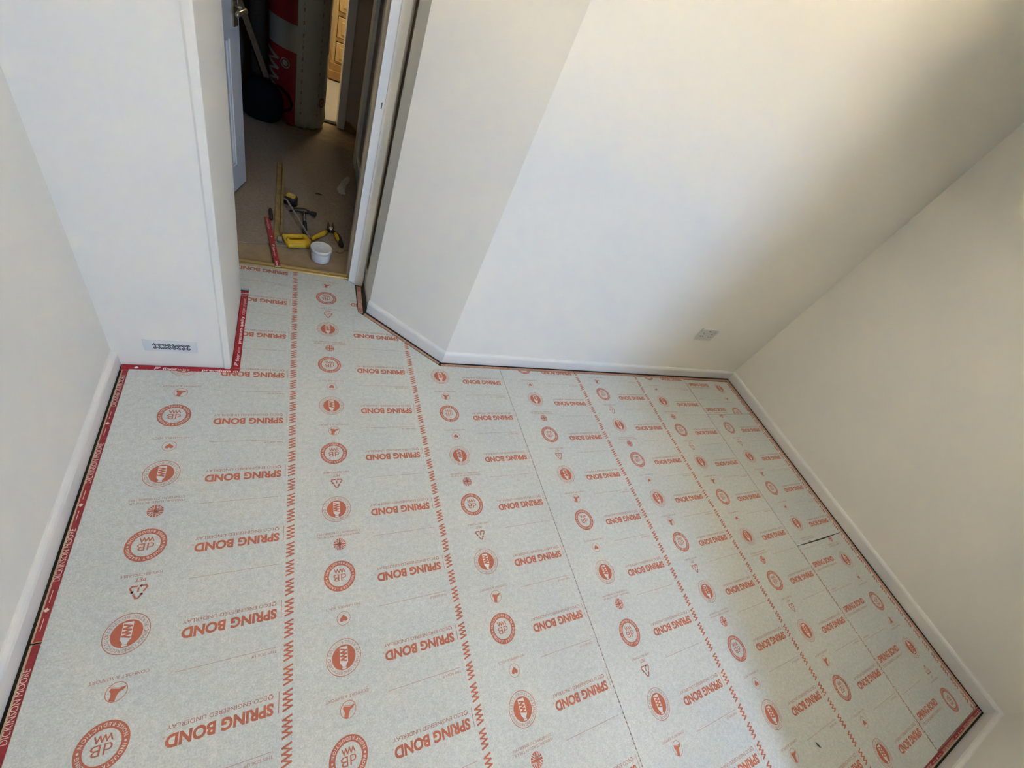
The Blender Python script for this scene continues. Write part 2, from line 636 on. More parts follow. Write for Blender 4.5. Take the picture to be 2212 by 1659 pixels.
def skirt(name, a, b, na, nb=None, prof=PROF):
    bm = NB()
    sweep(bm, prof, a, b, na, nb)
    return struct(name, bm, M_TRIM)


skirt('baseboard_left', (LEFT, VW), (LEFT, BOX_F), (1, 0), (1, 0))
skirt('baseboard_near', (BREAST, NEAR), (RIGHT, NEAR), (0, 1), (-1, 1))
skirt('baseboard_right', (RIGHT, NEAR), (RIGHT, BACK), (-1, 1), (-1, -1))
an = Vector((-(by_ - ay), (bx_ - ax))).normalized() * -1     # outward normal of angled wall (towards room)
t_ = Vector((bx_ - ax, by_ - ay)).normalized()
# mitre between angled (normal an) and back (normal (0,-1))
bis = (an + Vector((0, -1))).normalized()
mit = bis / bis.dot(an)
skirt('baseboard_back', ANG_B, (RIGHT, BACK), (mit[0], mit[1]), (-1, -1))
skirt('baseboard_angled', ANG_A, ANG_B, (an[0], an[1]), (mit[0], mit[1]))

# door lining, architrave
bm = NB()
prism(bm, [(0.257, 1.752), (0.286, 1.749), (0.288, 1.744), (0.318, 1.740), (0.3225, 1.744), (0.3225, 1.768), (0.257, 1.768)], SUBZ, 2.04)
struct('trim_2', bm, M_TRIM)
bm = NB()
box(bm, 0.2635, 0.3315, 1.768, 1.885, SUBZ, 1.99)
box(bm, 0.250, 0.2635, 1.800, 1.840, SUBZ, 1.99)
struct('trim_3', bm, M_HALLWALL)  # right lining takes a brown tone in place of its shade
bm = NB()
box(bm, -0.42, -0.392, 1.765, 1.885, SUBZ, 1.99)
struct('trim_4', bm, M_TRIM)
# small nail hole in the architrave
bm = NB(); box(bm, 0.2755, 0.2785, 1.7485, 1.7515, 0.79, 0.812)
hole = obj('nail_hole', bm, M_HOLESHADE, bpy.data.objects['trim_2'])

# hallway shell
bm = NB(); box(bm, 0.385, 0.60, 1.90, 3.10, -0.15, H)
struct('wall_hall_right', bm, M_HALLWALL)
bm = NB()
box(bm, 0.365, 0.385, 2.98, 3.11, -0.008, 2.05, bev=0.004)
box(bm, 0.368, 0.385, 1.90, 2.98, -0.008, 0.09, bev=0.003)
struct('trim_6', bm, M_TRIM)
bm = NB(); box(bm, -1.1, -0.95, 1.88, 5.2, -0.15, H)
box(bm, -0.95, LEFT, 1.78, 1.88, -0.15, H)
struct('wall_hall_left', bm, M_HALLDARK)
bm = NB()
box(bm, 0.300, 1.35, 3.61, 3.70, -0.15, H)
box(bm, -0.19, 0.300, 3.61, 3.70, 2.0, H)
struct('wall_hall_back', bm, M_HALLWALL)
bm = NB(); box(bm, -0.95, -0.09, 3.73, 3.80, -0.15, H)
struct('wall_hall_end', bm, M_HALLDARK)  # end wall carries its shade in the colour
bm = NB()
box(bm, 0.283, 0.335, 3.585, 3.715, -0.008, 2.0, bev=0.006)
struct('trim_7', bm, M_TRIM)
bm = NB(); box(bm, 1.20, 1.35, 3.10, 3.61, -0.15, H); box(bm, 0.60, 1.35, 3.0, 3.10, -0.15, H)
struct('wall_hall_side', bm, M_HALLWALL)
bm = NB(); box(bm, -0.30, 1.5, 5.2, 5.3, -0.15, H); box(bm, 1.35, 1.5, 3.7, 5.2, -0.15, H); box(bm, -0.30, -0.2, 3.80, 5.2, -0.15, H)
struct('wall_far_room', bm, M_WALL)
# ground outside the window
bm = NB(); box(bm, -40, 40, -60, V2, -0.5, -0.3)
struct('ground_outside', bm, M_GROUND)

# ================================================================== UNDERLAY
FELT_T = 0.009
ROW = 0.2045
BADGE = (0.310, -0.016)

# --- the repeating printed motifs, in reading frame (x right, y up; bar at x=0, row centre at y=0)
P_word = Print()
P_word.rect(-0.0006, 0.0006, -0.0213, 0.0213)
P_word.text('SPRING BOND', 0.0105, -0.0025, 0.197, 0.0238, off=0.042)
P_word.ring(0.2115, 0.0005, 0.0010, 0.0017, 10)
P_word.text('ECO ENGINEERED UNDERLAY', 0.0250, -0.0192, 0.183, 0.0080, off=0.0, mi=1)


def recyc(P, cx, cy, r, wd, mi=0, z=0.0003, notch=True):
    """three-arrow triangle"""
    V = [(cx + r * math.cos(math.radians(a)), cy + r * math.sin(math.radians(a))) for a in (90, 210, 330)]
    for k in range(3):
        c = V[k]
        p, n = V[(k - 1) % 3], V[(k + 1) % 3]
        a = (c[0] + (p[0] - c[0]) * 0.40, c[1] + (p[1] - c[1]) * 0.40)
        a2 = (c[0] + (p[0] - c[0]) * 0.13, c[1] + (p[1] - c[1]) * 0.13)
        b2 = (c[0] + (n[0] - c[0]) * 0.13, c[1] + (n[1] - c[1]) * 0.13)
        b = (c[0] + (n[0] - c[0]) * 0.36, c[1] + (n[1] - c[1]) * 0.36)
        P.stroke([a, a2, b2, b], wd, z, mi)
        if notch:
            dx, dy = n[0] - c[0], n[1] - c[1]
            l = math.hypot(dx, dy)
            dx, dy = dx / l, dy / l
            q = wd * 1.1
            P.add([[(b[0] - dy * q, b[1] + dx * q), (b[0] + dy * q, b[1] - dx * q), (b[0] + dx * q * 1.3, b[1] + dy * q * 1.3)],
                   [(b[0] + dy * q, b[1] - dx * q), (b[0] - dy * q, b[1] + dx * q), (b[0] + dx * q * 1.3, b[1] + dy * q * 1.3)][::-1]], z, mi)
    return P


def loop3(P, cx, cy, r, wd):
    for a in (100, 220, 340):
        P.ring(cx, cy, r - wd, r, 8, a0=a, a1=a + 98)


loop3(P_word, 0.0172, -0.0152, 0.0054, 0.0019)


def wm(P, x0, x1, y0, y1, wd, mi=0, z=0.0003):
    """upright 'WM' ligature: seven slanted strokes"""
    n = 7
    xs = [x0 + (x1 - x0) * i / n for i in range(n + 1)]
    ys = [(y1 if i % 2 == 0 else y0) for i in range(n + 1)]
    P.stroke(list(zip(xs, ys)), wd, z, mi)
    return P


# row of four border marks
P_zig1 = Print()
for k in range(4):
    yc = (k - 1.5) * ROW / 4
    n = 7
    pts = []
    for i in range(n + 1):
        pts.append((-0.0100 if i % 2 else -0.0265, yc - 0.0195 + 0.039 * i / n))
    for i, (p, q) in enumerate(zip(pts[:-1], pts[1:])):
        P_zig1.stroke([p, q], 0.0042 if i % 2 == 0 else 0.0029, z=0.0003 + 0.00012 * (i % 2))
# shift so that one mark is centred on the bar (marks at 0, +-ROW/4, 2*ROW/4)
P_zig = P_zig1.xf([[1, 0], [0, 1]], (0, -ROW / 8))

# dB badge
P_db = Print()
P_db.ring(0, 0, 0.0292, 0.0425, 48)
P_db.arc('INDUSTRY LEADING', 0, 0, 0.0358, 0.0064, 172, 8, True, off=0.012, mi=2)
P_db.arc('NOISE REDUCTION', 0, 0, 0.0358, 0.0064, 190, 350, False, off=0.012, mi=2)
for s_ in (-1, 1):
    P_db.ring(0.0358 * s_, 0.0002, 0, 0.0021, 10, z=0.0006, mi=2)
P_db.text('dB', -0.0165, -0.0045, 0.034, 0.0185, off=-0.002)
wm(P_db, -0.014, 0.014, -0.0185, -0.0085, 0.0024)

# bottle badge
P_bot = Print()
P_bot.ring(0, 0, 0.0408, 0.0422, 48)
P_bot.ring(0, 0, 0, 0.0285, 40)
P_bot.arc('MADE USING RECYCLED', 0, 0, 0.0348, 0.0062, 170, 10, True, off=-0.004, mi=1, z=0.0003)
P_bot.arc('PLASTIC BOTTLES', 0, 0, 0.0348, 0.0062, 193, 347, False, off=-0.004, mi=1, z=0.0003)
for s_ in (-1, 1):
    loop3(P_bot, 0.0348 * s_, 0, 0.0040, 0.0014)
P_bot.rect(-0.0095, 0.0095, -0.0235, 0.0120, z=0.0006, mi=2)
P_bot.poly([(-0.0095, 0.0119), (0.0095, 0.0119), (0.0042, 0.0200), (-0.0042, 0.0200)], z=0.0006, mi=2)
P_bot.rect(-0.0042, 0.0042, 0.0199, 0.0222, z=0.0006, mi=2)
P_bot.rect(-0.0050, 0.0050, 0.0230, 0.0262, z=0.0006, mi=2)
pts = [((-0.0062 if i % 2 else 0.0066), -0.0185 + 0.0275 * i / 7) for i in range(8)]
P_bot.stroke(pts, 0.0036, z=0.0009)

# icons, each with its caption
P_heart = Print()
P_heart.ring(0, 0, 0.0163, 0.0174, 32)
hp = []
for i in range(28):
    t = 2 * math.pi * i / 28
    hp.append((16 * math.sin(t) ** 3 * 0.00062, (13 * math.cos(t) - 5 * math.cos(2 * t) - 2 * math.cos(3 * t) - math.cos(4 * t)) * 0.00062 + 0.0005))
P_heart.poly(hp[::-1])
P_heart.text("NO HARMFUL VOC'S", -0.0435, -0.0320, 0.087, 0.0062, off=-0.002, mi=1)

P_foot = Print()
P_foot.ring(0, 0, 0.0172, 0.0184, 32)
P_foot.poly([(-0.0155, -0.0062), (-0.011, -0.0072), (-0.004, -0.0045), (0.003, -0.0065), (0.010, -0.0085), (0.0125, -0.004), (0.009, 0.001),
             (0.0085, 0.007), (0.0105, 0.0135), (0.004, 0.0165), (0.000, 0.0165), (-0.0015, 0.008), (-0.005, 0.001), (-0.011, -0.001)])
P_foot.stroke([(-0.0155, -0.0075), (-0.004, -0.0062), (0.013, -0.0105)], 0.0009)
P_foot.text('COMFORT & SUPPORT', -0.050, -0.0300, 0.100, 0.0062, off=-0.002, mi=1)

P_flag = Print()
P_flag.ring(0, 0, 0, 0.0176, 32)
for a in (45, -45):
    c, s_ = math.cos(math.radians(a)), math.sin(math.radians(a))
    for o_ in (-0.0021, 0.0021):
        P_flag.stroke([(-0.0168 * c - o_ * s_, -0.0168 * s_ + o_ * c), (0.0168 * c - o_ * s_, 0.0168 * s_ + o_ * c)], 0.0016, z=0.0006, mi=2)
for o_ in (-0.0034, 0.0034):
    P_flag.stroke([(-0.0162, o_), (0.0162, o_)], 0.0016, z=0.0006, mi=2)
    P_flag.stroke([(o_, -0.0162), (o_, 0.0162)], 0.0016, z=0.0006, mi=2)
P_flag.rect(-0.0168, 0.0168, -0.0026, 0.0026, z=0.0009)
P_flag.rect(-0.0026, 0.0026, -0.0168, 0.0168, z=0.0009)
P_flag.text('MANUFACTURED IN THE UK', -0.060, -0.0290, 0.120, 0.0058, off=-0.002, mi=1)
P_flag.text('CONFORMS TO BS5808:1991', -0.060, -0.0390, 0.120, 0.0058, off=-0.002, mi=1)

P_pet = Print()
recyc(P_pet, 0, -0.0005, 0.0215, 0.0036)
P_pet.text('1', -0.0018, -0.0080, 0.0036, 0.0110, off=0.0)
P_pet.text('PET', -0.0105, -0.0305, 0.021, 0.0085, off=0.006)
P_pet.text('100% RECYCLABLE', -0.0400, -0.0415, 0.080, 0.0062, off=-0.002, mi=1)

P_rule = Print()
P_rule.rect(0.0087, 0.2086, -0.1175, -0.1167, mi=1)
P_ruleup = Print()
P_ruleup.rect(0.0087, 0.2086, -0.1175, -0.1167, mi=1)
P_ruleup.text('THIS SIDE UP', 0.0085, -0.1108, 0.054, 0.0055, off=-0.002, mi=1)

ICON = {'heart': P_heart, 'foot': P_foot, 'flag': P_flag, 'pet': P_pet}
INKS = [M_INK, M_INKTHIN, M_PAPER]
_shared = {}


def put(parent, name, P, convex, flip, ub, vr):
    """place a motif (reading frame) on the floor: turned round unless flip; cut by the sheet"""
    sgn = 1 if flip else -1
    W = P.xf([[sgn, 0], [0, sgn]], (ub, vr))
    lo, hi = W.bounds()
    cor = [(lo[0], lo[1]), (hi[0], lo[1]), (hi[0], hi[1]), (lo[0], hi[1])]

    def inside(poly, p):
        n = len(poly)
        return all((poly[(i + 1) % n][0] - poly[i][0]) * (p[1] - poly[i][1]) - (poly[(i + 1) % n][1] - poly[i][1]) * (p[0] - poly[i][0]) >= 0 for i in range(n))
    if any(all(inside(poly, p) for p in cor) for poly in convex):
        key = id(P)
        if key not in _shared:
            _shared[key] = P.mesh(name, INKS)
        o = bpy.data.objects.new(name, _shared[key])
        COL.objects.link(o)
        o.parent = parent
        o.location = (ub, vr, 0)
        o.rotation_euler = (0, 0, 0 if flip else math.pi)
        return o
    C = W.clip(convex)
    if not C.L or sum(len(T) for T, _, _ in C.L) < 2:
        return None
    o = bpy.data.objects.new(name, C.mesh(name, INKS))
    COL.objects.link(o)
    o.parent = parent
    return o


def column(parent, convex, ub, v0, cyc, flip=False, lo=-1.45, hi=1.85, words=True):
    """cyc: [(icon, badge)] of row 0,1,2,3 going towards the viewer"""
    k0 = int(math.floor((v0 - hi) / ROW)) - 1
    k1 = int(math.ceil((v0 - lo) / ROW)) + 1
    sgn = 1 if flip else -1
    for k in range(k0, k1 + 1):
        vr = v0 - k * ROW
        icon, badge = cyc[k % 4]
        put(parent, 'printed_wordmark', P_word, convex, flip, ub, vr)
        put(parent, 'printed_border_marks', P_zig, convex, flip, ub, vr)
        put(parent, 'printed_badge', P_db if badge == 'db' else P_bot, convex, flip, ub + sgn * BADGE[0], vr + sgn * BADGE[1])
        put(parent, 'printed_icon', ICON[icon], convex, flip, ub + sgn * 0.306, vr - sgn * 0.1075)
        put(parent, 'printed_rule', P_ruleup if icon in ('heart', 'foot') else P_rule, convex, flip, ub, vr)


def sheet(outline, label):
    bm = NB()
    prism(bm, outline, SUBZ + 0.0005, 0.0)
    o = obj('underlay_sheet', bm, M_UNDER)
    tag(o, label, 'underlay', 'sheets of printed grey underlay')
    return o


GU = -0.443
VE = VW + 0.03
OUT1 = [(GU, VE), (0.931, VE), (0.931, 1.2195), (0.622, 1.2195), (0.302, 1.5195), (0.2855, 1.532), (0.2855, 1.733), (0.256, 1.757),
        (0.234, 1.7655), (-0.388, 1.7655), (-0.388, 1.605), (-0.145, 1.605), (-0.145, 1.1365), (GU, 1.1365)]
CV1 = [[(GU, VE), (0.931, VE), (0.931, 1.1365), (GU, 1.1365)],
       [(-0.145, 1.1365), (0.931, 1.1365), (0.931, 1.2195), (-0.145, 1.2195)],
       [(-0.145, 1.2195), (0.622, 1.2195), (0.302, 1.5195), (-0.145, 1.5195)],
       [(-0.145, 1.5195), (0.302, 1.5195), (0.2855, 1.532), (-0.145, 1.532)],
       [(-0.145, 1.532), (0.2855, 1.532), (0.2855, 1.733), (0.256, 1.757), (0.234, 1.7655), (-0.145, 1.7655)],
       [(-0.388, 1.605), (-0.145, 1.605), (-0.145, 1.7655), (-0.388, 1.7655)]]
A_CYC = [('foot', 'db'), ('heart', 'bot'), ('flag', 'db'), ('pet', 'bot')]
s1 = sheet(OUT1, 'grey underlay sheet printed in orange running along left wall into the doorway')
column(s1, CV1, 0.0075, 0.9365, A_CYC)
column(s1, CV1, 0.4637, 1.1804, [('flag', 'db'), ('heart', 'bot'), ('foot', 'db'), ('pet', 'bot')])
column(s1, CV1, 0.9205, 1.1397, [('pet', 'bot'), ('foot', 'db'), ('heart', 'bot'), ('flag', 'db')])

OUT2 = [(0.9325, VE), (BREAST - 0.04, VE), (BREAST - 0.04, -0.706), (2.2945, -0.706), (2.2945, 1.2145), (0.9325, 1.2185)]
CV2 = [[(0.9325, -0.706), (2.2945, -0.706), (2.2945, 1.2145), (0.9325, 1.2185)], [(0.9325, VE), (BREAST - 0.04, VE), (BREAST - 0.04, -0.706), (0.9325, -0.706)]]
s2 = sheet(OUT2, 'wide grey underlay sheet printed in orange in the middle of the room')
column(s2, CV2, 1.3827, 1.0171, [('heart', 'bot'), ('flag', 'db'), ('pet', 'bot'), ('foot', 'db')])
column(s2, CV2, 1.8385, 1.0579, [('foot', 'db'), ('pet', 'bot'), ('flag', 'db'), ('heart', 'bot')])
column(s2, CV2, 2.2822, 1.0130, [('heart', 'bot'), ('flag', 'db'), ('pet', 'bot'), ('foot', 'db')])

GR = 2.766
OUT3 = [(2.2965, 0.9285), (GR - 0.006, 0.9285), (GR - 0.006, 1.206), (2.2965, 1.210)]
s3 = sheet(OUT3, 'short underlay offcut in the far right corner, lettering upright to viewer')
column(s3, [OUT3], 2.309, 1.1600, [('heart', 'bot'), ('foot', 'db'), ('pet', 'bot'), ('flag', 'db')], flip=True)
column(s3, [OUT3], 2.309 + 0.457, 1.1600 - 0.041, [('heart', 'bot'), ('foot', 'db'), ('pet', 'bot'), ('flag', 'db')], flip=True)
OUT4 = [(2.2965, 0.1110), (GR, 0.1125), (GR, 0.9265), (2.2965, 0.9265)]
s4 = sheet(OUT4, 'long narrow underlay strip halfway along the right wall, lettering upside down')
column(s4, [OUT4], 2.7300, 0.8110, [('flag', 'db'), ('pet', 'bot'), ('foot', 'db'), ('heart', 'bot')])
OUT5 = [(2.2965, -0.702), (GR, -0.702), (GR, 0.1105), (2.56, 0.1050), (2.40, 0.1060), (2.2965, 0.1085)]
s5 = sheet(OUT5, 'narrow underlay strip by the near right corner, lettering upright to viewer')
CV5 = [[(2.2965, -0.702), (GR, -0.702), (GR, 0.1055), (2.2965, 0.1055)]]
column(s5, CV5, 2.309, 0.0010, [('heart', 'bot'), ('foot', 'db'), ('pet', 'bot'), ('flag', 'db')], flip=True)
column(s5, CV5, 2.309 + 0.457, 0.0010 - 0.041, [('heart', 'bot'), ('foot', 'db'), ('pet', 'bot'), ('flag', 'db')], flip=True)


# ================================================================== CARPET GRIPPER RODS
def rod(a, b, wd, label, band=(0.15, 0.95), red=M_RED, wood=M_WOOD, th=0.0075, z=SUBZ, lettering=None, name='gripper_rod', group='carpet gripper rods along the skirting', pins=True, white=M_WHITEINK):
    """rod from a to b (centre line). Local x along the rod, local y to its left."""
    L = math.hypot(b[0] - a[0], b[1] - a[1])
    ang = math.atan2(b[1] - a[1], b[0] - a[0])
    e = empty(name, (a[0], a[1], z), ang)
    tag(e, label, 'gripper rod', group)
    bm = NB()
    box(bm, 0, L, -wd / 2, wd / 2, 0.0004, th, bev=0.0008)
    obj('wood_strip', bm, wood, e)
    if red:
        bm = NB()
        y0, y1 = -wd / 2 + band[0] * wd, -wd / 2 + band[1] * wd
        n = max(2, int(L / 0.03))
        vt = []
        for i in range(n + 1):
            x = 0.001 + (L - 0.002) * i / n
            vt.append((bm.verts.new((x, y0 + random.uniform(0, .0006), th + 0.0003)), bm.verts.new((x, y1 - random.uniform(0, .0006), th + 0.0003))))
        for i in range(n):
            bm.faces.new((vt[i][0], vt[i + 1][0], vt[i + 1][1], vt[i][1]))
        obj('red_band', bm, red, e)
    if lettering and lettering.L:
        lo, hi = lettering.bounds()
        C = lettering.clip([[(0.001, -wd / 2), (L - 0.001, -wd / 2), (L - 0.001, wd / 2), (0.001, wd / 2)]])
        if C.L:
            o = bpy.data.objects.new('printed_lettering', C.mesh('printed_lettering', [white], top=th + 0.0003))
            COL.objects.link(o)
            o.parent = e
    if pins:
        k = 0
        x = 0.02
        bm = NB()
        while x < L - 0.01:
            for s_ in (-0.28, 0.28):
                y = s_ * wd
                xx = x + (0.012 if s_ > 0 else 0)
                v0 = [bm.verts.new((xx + dx, y + dy, th)) for dx, dy in ((-.0006, -.0005), (.0006, -.0005), (0, .0007))]
                v1 = bm.verts.new((xx, y + 0.001, th + 0.0045))
                for i in range(3):
                    bm.faces.new((v0[i], v0[(i + 1) % 3], v1))
            x += 0.045
        obj('pins', bm, M_STEEL, e)['kind'] = 'stuff'
    return e


def dm_text(L, starts, wd):
    P = Print()
    for s_ in starts:
        P.text('DICKINSON MOORE', s_, -wd * 0.30, 0.125, wd * 0.60, off=-0.004)
        m_ = s_ - 0.062
        P.rect(m_ - 0.042, m_ - 0.016, -0.0006, 0.0006)
        P.rect(m_ + 0.016, m_ + 0.042, -0.0006, 0.0006)
        P.poly([(m_ - 0.005, 0), (m_, -wd * 0.25), (m_ + 0.005, 0), (m_, wd * 0.32)])
    return P


# left wall: two rods, letter tops towards the wall (reading along +v)
LW = 0.0175
rod((-0.4525, 0.3580), (-0.4525, 1.1340), LW, 'red printed gripper rod along left wall, from the boxing to the cut join', (0.02, 0.80),
    M_RED, lettering=dm_text(1, [0.484 - 0.358, 0.734 - 0.358, 0.989 - 0.358], LW))
rod((-0.4525, -0.9000), (-0.4525, 0.3545), LW, 'red printed gripper rod along left wall, the piece nearest the viewer', (0.04, 0.78),
    M_RED, lettering=dm_text(1, [0.184 + 0.900 - 0.25 * i for i in range(5)], LW))


def fw_text(wd, xs):
    P = Print()
    for kind, x in xs:
        if kind == 'f':
            hh = wd * 0.5
            P.add([[(x, -hh * .5), (x + .003, -hh * .5), (x + .006, hh * .5)], [(x, -hh * .5), (x + .006, hh * .5), (x + .003, hh * .5)]])
            P.rect(x + .0045, x + .016, hh * .22, hh * .5)
            P.rect(x + .004, x + .011, -hh * .18, hh * .06)
            P.text('floor', x + 0.022, -wd * 0.26, 0.038, wd * 0.44, off=0.018)
            P.text('wise', x + 0.062, -wd * 0.26, 0.031, wd * 0.40, off=-0.014)
        elif kind == 'p':
            P.text('premium quality', x, -wd * 0.24, 0.150, wd * 0.42, off=0.018)
        elif kind == 'c':
            P.text('carpet gripper', x, -wd * 0.24, 0.100, wd * 0.42, off=-0.014)
        elif kind == 'd':
            P.poly([(x - .006, 0), (x, -wd * .2), (x + .006, 0), (x, wd * .25)])
    return P


FW = 0.0245
rod((-0.4640, 1.1465), (-0.1445, 1.1465), FW, 'deep red gripper rod with white lettering under the vent of the boxing', (0.0, 1.0),
    M_REDDEEP, lettering=fw_text(FW, [('d', 0.037), ('f', 0.082), ('p', 0.210)]), white=M_WHITEINK2)
rod((-0.1575, 1.1600), (-0.1575, 1.5620), FW, 'deep red gripper rod with white lettering beside the boxing, leading to the door', (0.0, 1.0),
    M_REDDEEP, lettering=fw_text(FW, [('f', 0.012), ('p', 0.136 - 0.012), ('c', 0.285)]), white=M_WHITEINK2)
PT = Print().text('premium', 0.002, -0.006, 0.028, 0.0105, off=0.012)
rod((-0.1740, 1.5765), (-0.1430, 1.5800), 0.0235, 'tiny deep red gripper offcut at the back corner of the boxing', (0.0, 1.0), M_REDDEEP, lettering=PT, pins=False, white=M_WHITEINK2)
# short rod beside the architrave
rod((0.2985, 1.5360), (0.3025, 1.7270), 0.0200, 'short faded red gripper rod at the foot of the door architrave', (0.16, 0.84), M_REDFADE,
    lettering=Print().text('DICKINSON MOORE', 0.03, -0.005, 0.12, 0.010, off=-0.004))
# angled wall
va = Vector((0.3140, 1.5290)); vb = Vector((0.6205, 1.2395))
rod(va, vb, 0.0105, 'thin faded red gripper rod along the angled wall', (0.18, 0.86), M_REDFADE, lettering=dm_text(1, [0.07, 0.29], 0.0105), white=M_WOOD)
# back wall: two rods
rod((0.6300, 1.2300), (1.4000, 1.2290), 0.0120, 'faded red gripper rod along back wall, starting at the angled wall', (0.10, 0.80), M_REDFADE,
    lettering=dm_text(1, [0.09 + .25 * i for i in range(4)], 0.012), white=M_WOOD)
rod((1.4040, 1.2290), (2.7980, 1.2230), 0.0120, 'long faded red gripper rod along back wall, ending in the right corner', (0.10, 0.80), M_REDFADE,
    lettering=dm_text(1, [0.09 + .25 * i for i in range(6)], 0.012), white=M_WOOD)
# right wall: two rods
rod((2.7835, 1.2140), (2.7835, 0.2000), 0.0200, 'faded red gripper rod along right wall, far half', (0.10, 0.70), M_REDFADE,
    lettering=dm_text(1, [0.09 + .25 * i for i in range(4)], 0.014), white=M_WOOD)
rod((2.7835, 0.1970), (2.7835, -0.7010), 0.0200, 'faded red gripper rod along right wall, near half', (0.10, 0.70), M_REDFADE,
    lettering=dm_text(1, [0.09 + .25 * i for i in range(4)], 0.014), white=M_WOOD)
# near wall
rod((2.7950, -0.7160), (1.9000, -0.7160), 0.0200, 'dark red gripper rod along the near wall in the bottom right corner', (0.02, 0.74), M_RED,
    lettering=dm_text(1, [0.09 + .25 * i for i in range(4)], 0.014))

# ================================================================== SMALL FITTINGS
# double socket on the back wall
e = empty('double_socket', (2.171, BACK, 0.359))
tag(e, 'white double power socket low on the back wall', 'socket')
bm = NB(); box(bm, -0.073, 0.073, -0.009, 0.0005, -0.043, 0.043, bev=0.003)
obj('faceplate', bm, M_SOCKET, e)
for s_ in (-1, 1):
    cx_ = 0.037 * s_
    for k, (dx, dz, w_, h_) in enumerate(((0, 0.010, 0.004, 0.009), (-0.011, -0.012, 0.007, 0.004), (0.011, -0.012, 0.007, 0.004))):
        bm = NB(); box(bm, cx_ + dx - w_ / 2, cx_ + dx + w_ / 2, -0.0096, -0.004, dz - h_ / 2, dz + h_ / 2)
        obj('pin_hole', bm, M_HOLESHADE, e)
    bm = NB(); box(bm, cx_ - 0.010 + s_ * 0.022, cx_ + 0.010 + s_ * 0.022, -0.0125, -0.006, 0.016, 0.032, bev=0.001)
    obj('rocker_switch', bm, M_SOCKET, e)
bm = NB(); box(bm, -0.008, 0.010, -0.0098, -0.004, 0.026, 0.030)
obj('charging_port', bm, M_HOLESHADE, e)

# vent on the boxing
e = empty('vent_cover', (-0.3275, BOX_F, 0.0955))
tag(e, 'white ventilation grille with slotted diamond pattern low on the boxing', 'vent')
bm = NB(); box(bm, -0.0685, 0.0685, -0.004, 0.0005, -0.0235, 0.0235, bev=0.0015)
obj('faceplate', bm, M_VENT, e)
pw = 0.0955
x0 = -0.0455
for c in range(4):
    cxx = x0 + pw * (c + 0.5) / 4
    for r in range(2):
        czz = 0.0 + (0.0068 if r == 0 else -0.0068)
        for h2 in range(2):
            cc = cxx + (-0.006 if h2 == 0 else 0.006)
            up = (r + h2) % 2 == 0
            for k in range(3):
                o_ = (k - 1) * 0.0042
                l_ = 0.0058 - abs(k - 1) * 0.0013
                bm = NB()
                a = math.radians(45 if up else -45)
                dx, dz = math.cos(a), math.sin(a)
                nx, nz = -dz, dx
                P4 = [(cc + nx * o_ + dx * l_ * i + nx * 0.0014 * j, czz + nz * o_ + dz * l_ * i + nz * 0.0014 * j) for i, j in ((-1, -1), (1, -1), (1, 1), (-1, 1))]
                f_ = [bm.verts.new((p[0], -0.0043, p[1])) for p in P4]
                g_ = [bm.verts.new((p[0], -0.002, p[1])) for p in P4]
                bm.faces.new(f_); bm.faces.new(g_[::-1])
                for i in range(4):
                    bm.faces.new((f_[i], g_[i], g_[(i + 1) % 4], f_[(i + 1) % 4]))
                bmesh.ops.recalc_face_normals(bm, faces=bm.faces[:])
                obj('slot', bm, M_HOLESHADE, e)

# brass threshold bar
e = empty('threshold_bar', (-0.07, 1.787, 0))
tag(e, 'brass carpet threshold bar across the doorway', 'threshold bar')
bm = NB()
prof = [(-0.019, -0.0095), (-0.019, -0.001), (-0.015, 0.003), (-0.009, 0.0055), (-0.003, 0.0035), (0.000, 0.0025), (0.003, 0.004), (0.010, 0.007),
        (0.017, 0.004), (0.020, -0.001), (0.020, -0.0095)]
A_ = [bm.verts.new((-0.320, d, z)) for d, z in prof]; B_ = [bm.verts.new((0.3265, d, z)) for d, z in prof]
for i in range(len(prof)):
    j = (i + 1) % len(prof)
    bm.faces.new((A_[i], A_[j], B_[j], B_[i]))
bm.faces.new(A_[::-1]); bm.faces.new(B_)
bmesh.ops.recalc_face_normals(bm, faces=bm.faces[:])
obj('bar', bm, M_BRASS, e)
for x in (-0.2, 0.05, 0.25):
    bm = NB(); lathe(bm, [(0.0035, 0.002), (0.0035, 0.0042), (0.002, 0.005)], 10, (x, 0.0))
    obj('screw', bm, M_BRASS, e)

# ================================================================== DOOR
hinge = Vector((-0.3865, 1.888)); tip = Vector((-0.213, 2.473))
ang = math.atan2(tip.y - hinge.y, tip.x - hinge.x)
DL = (tip - hinge).length
e = empty('door_1', (hinge.x, hinge.y, 0.0), ang)
e['kind'] = 'structure'
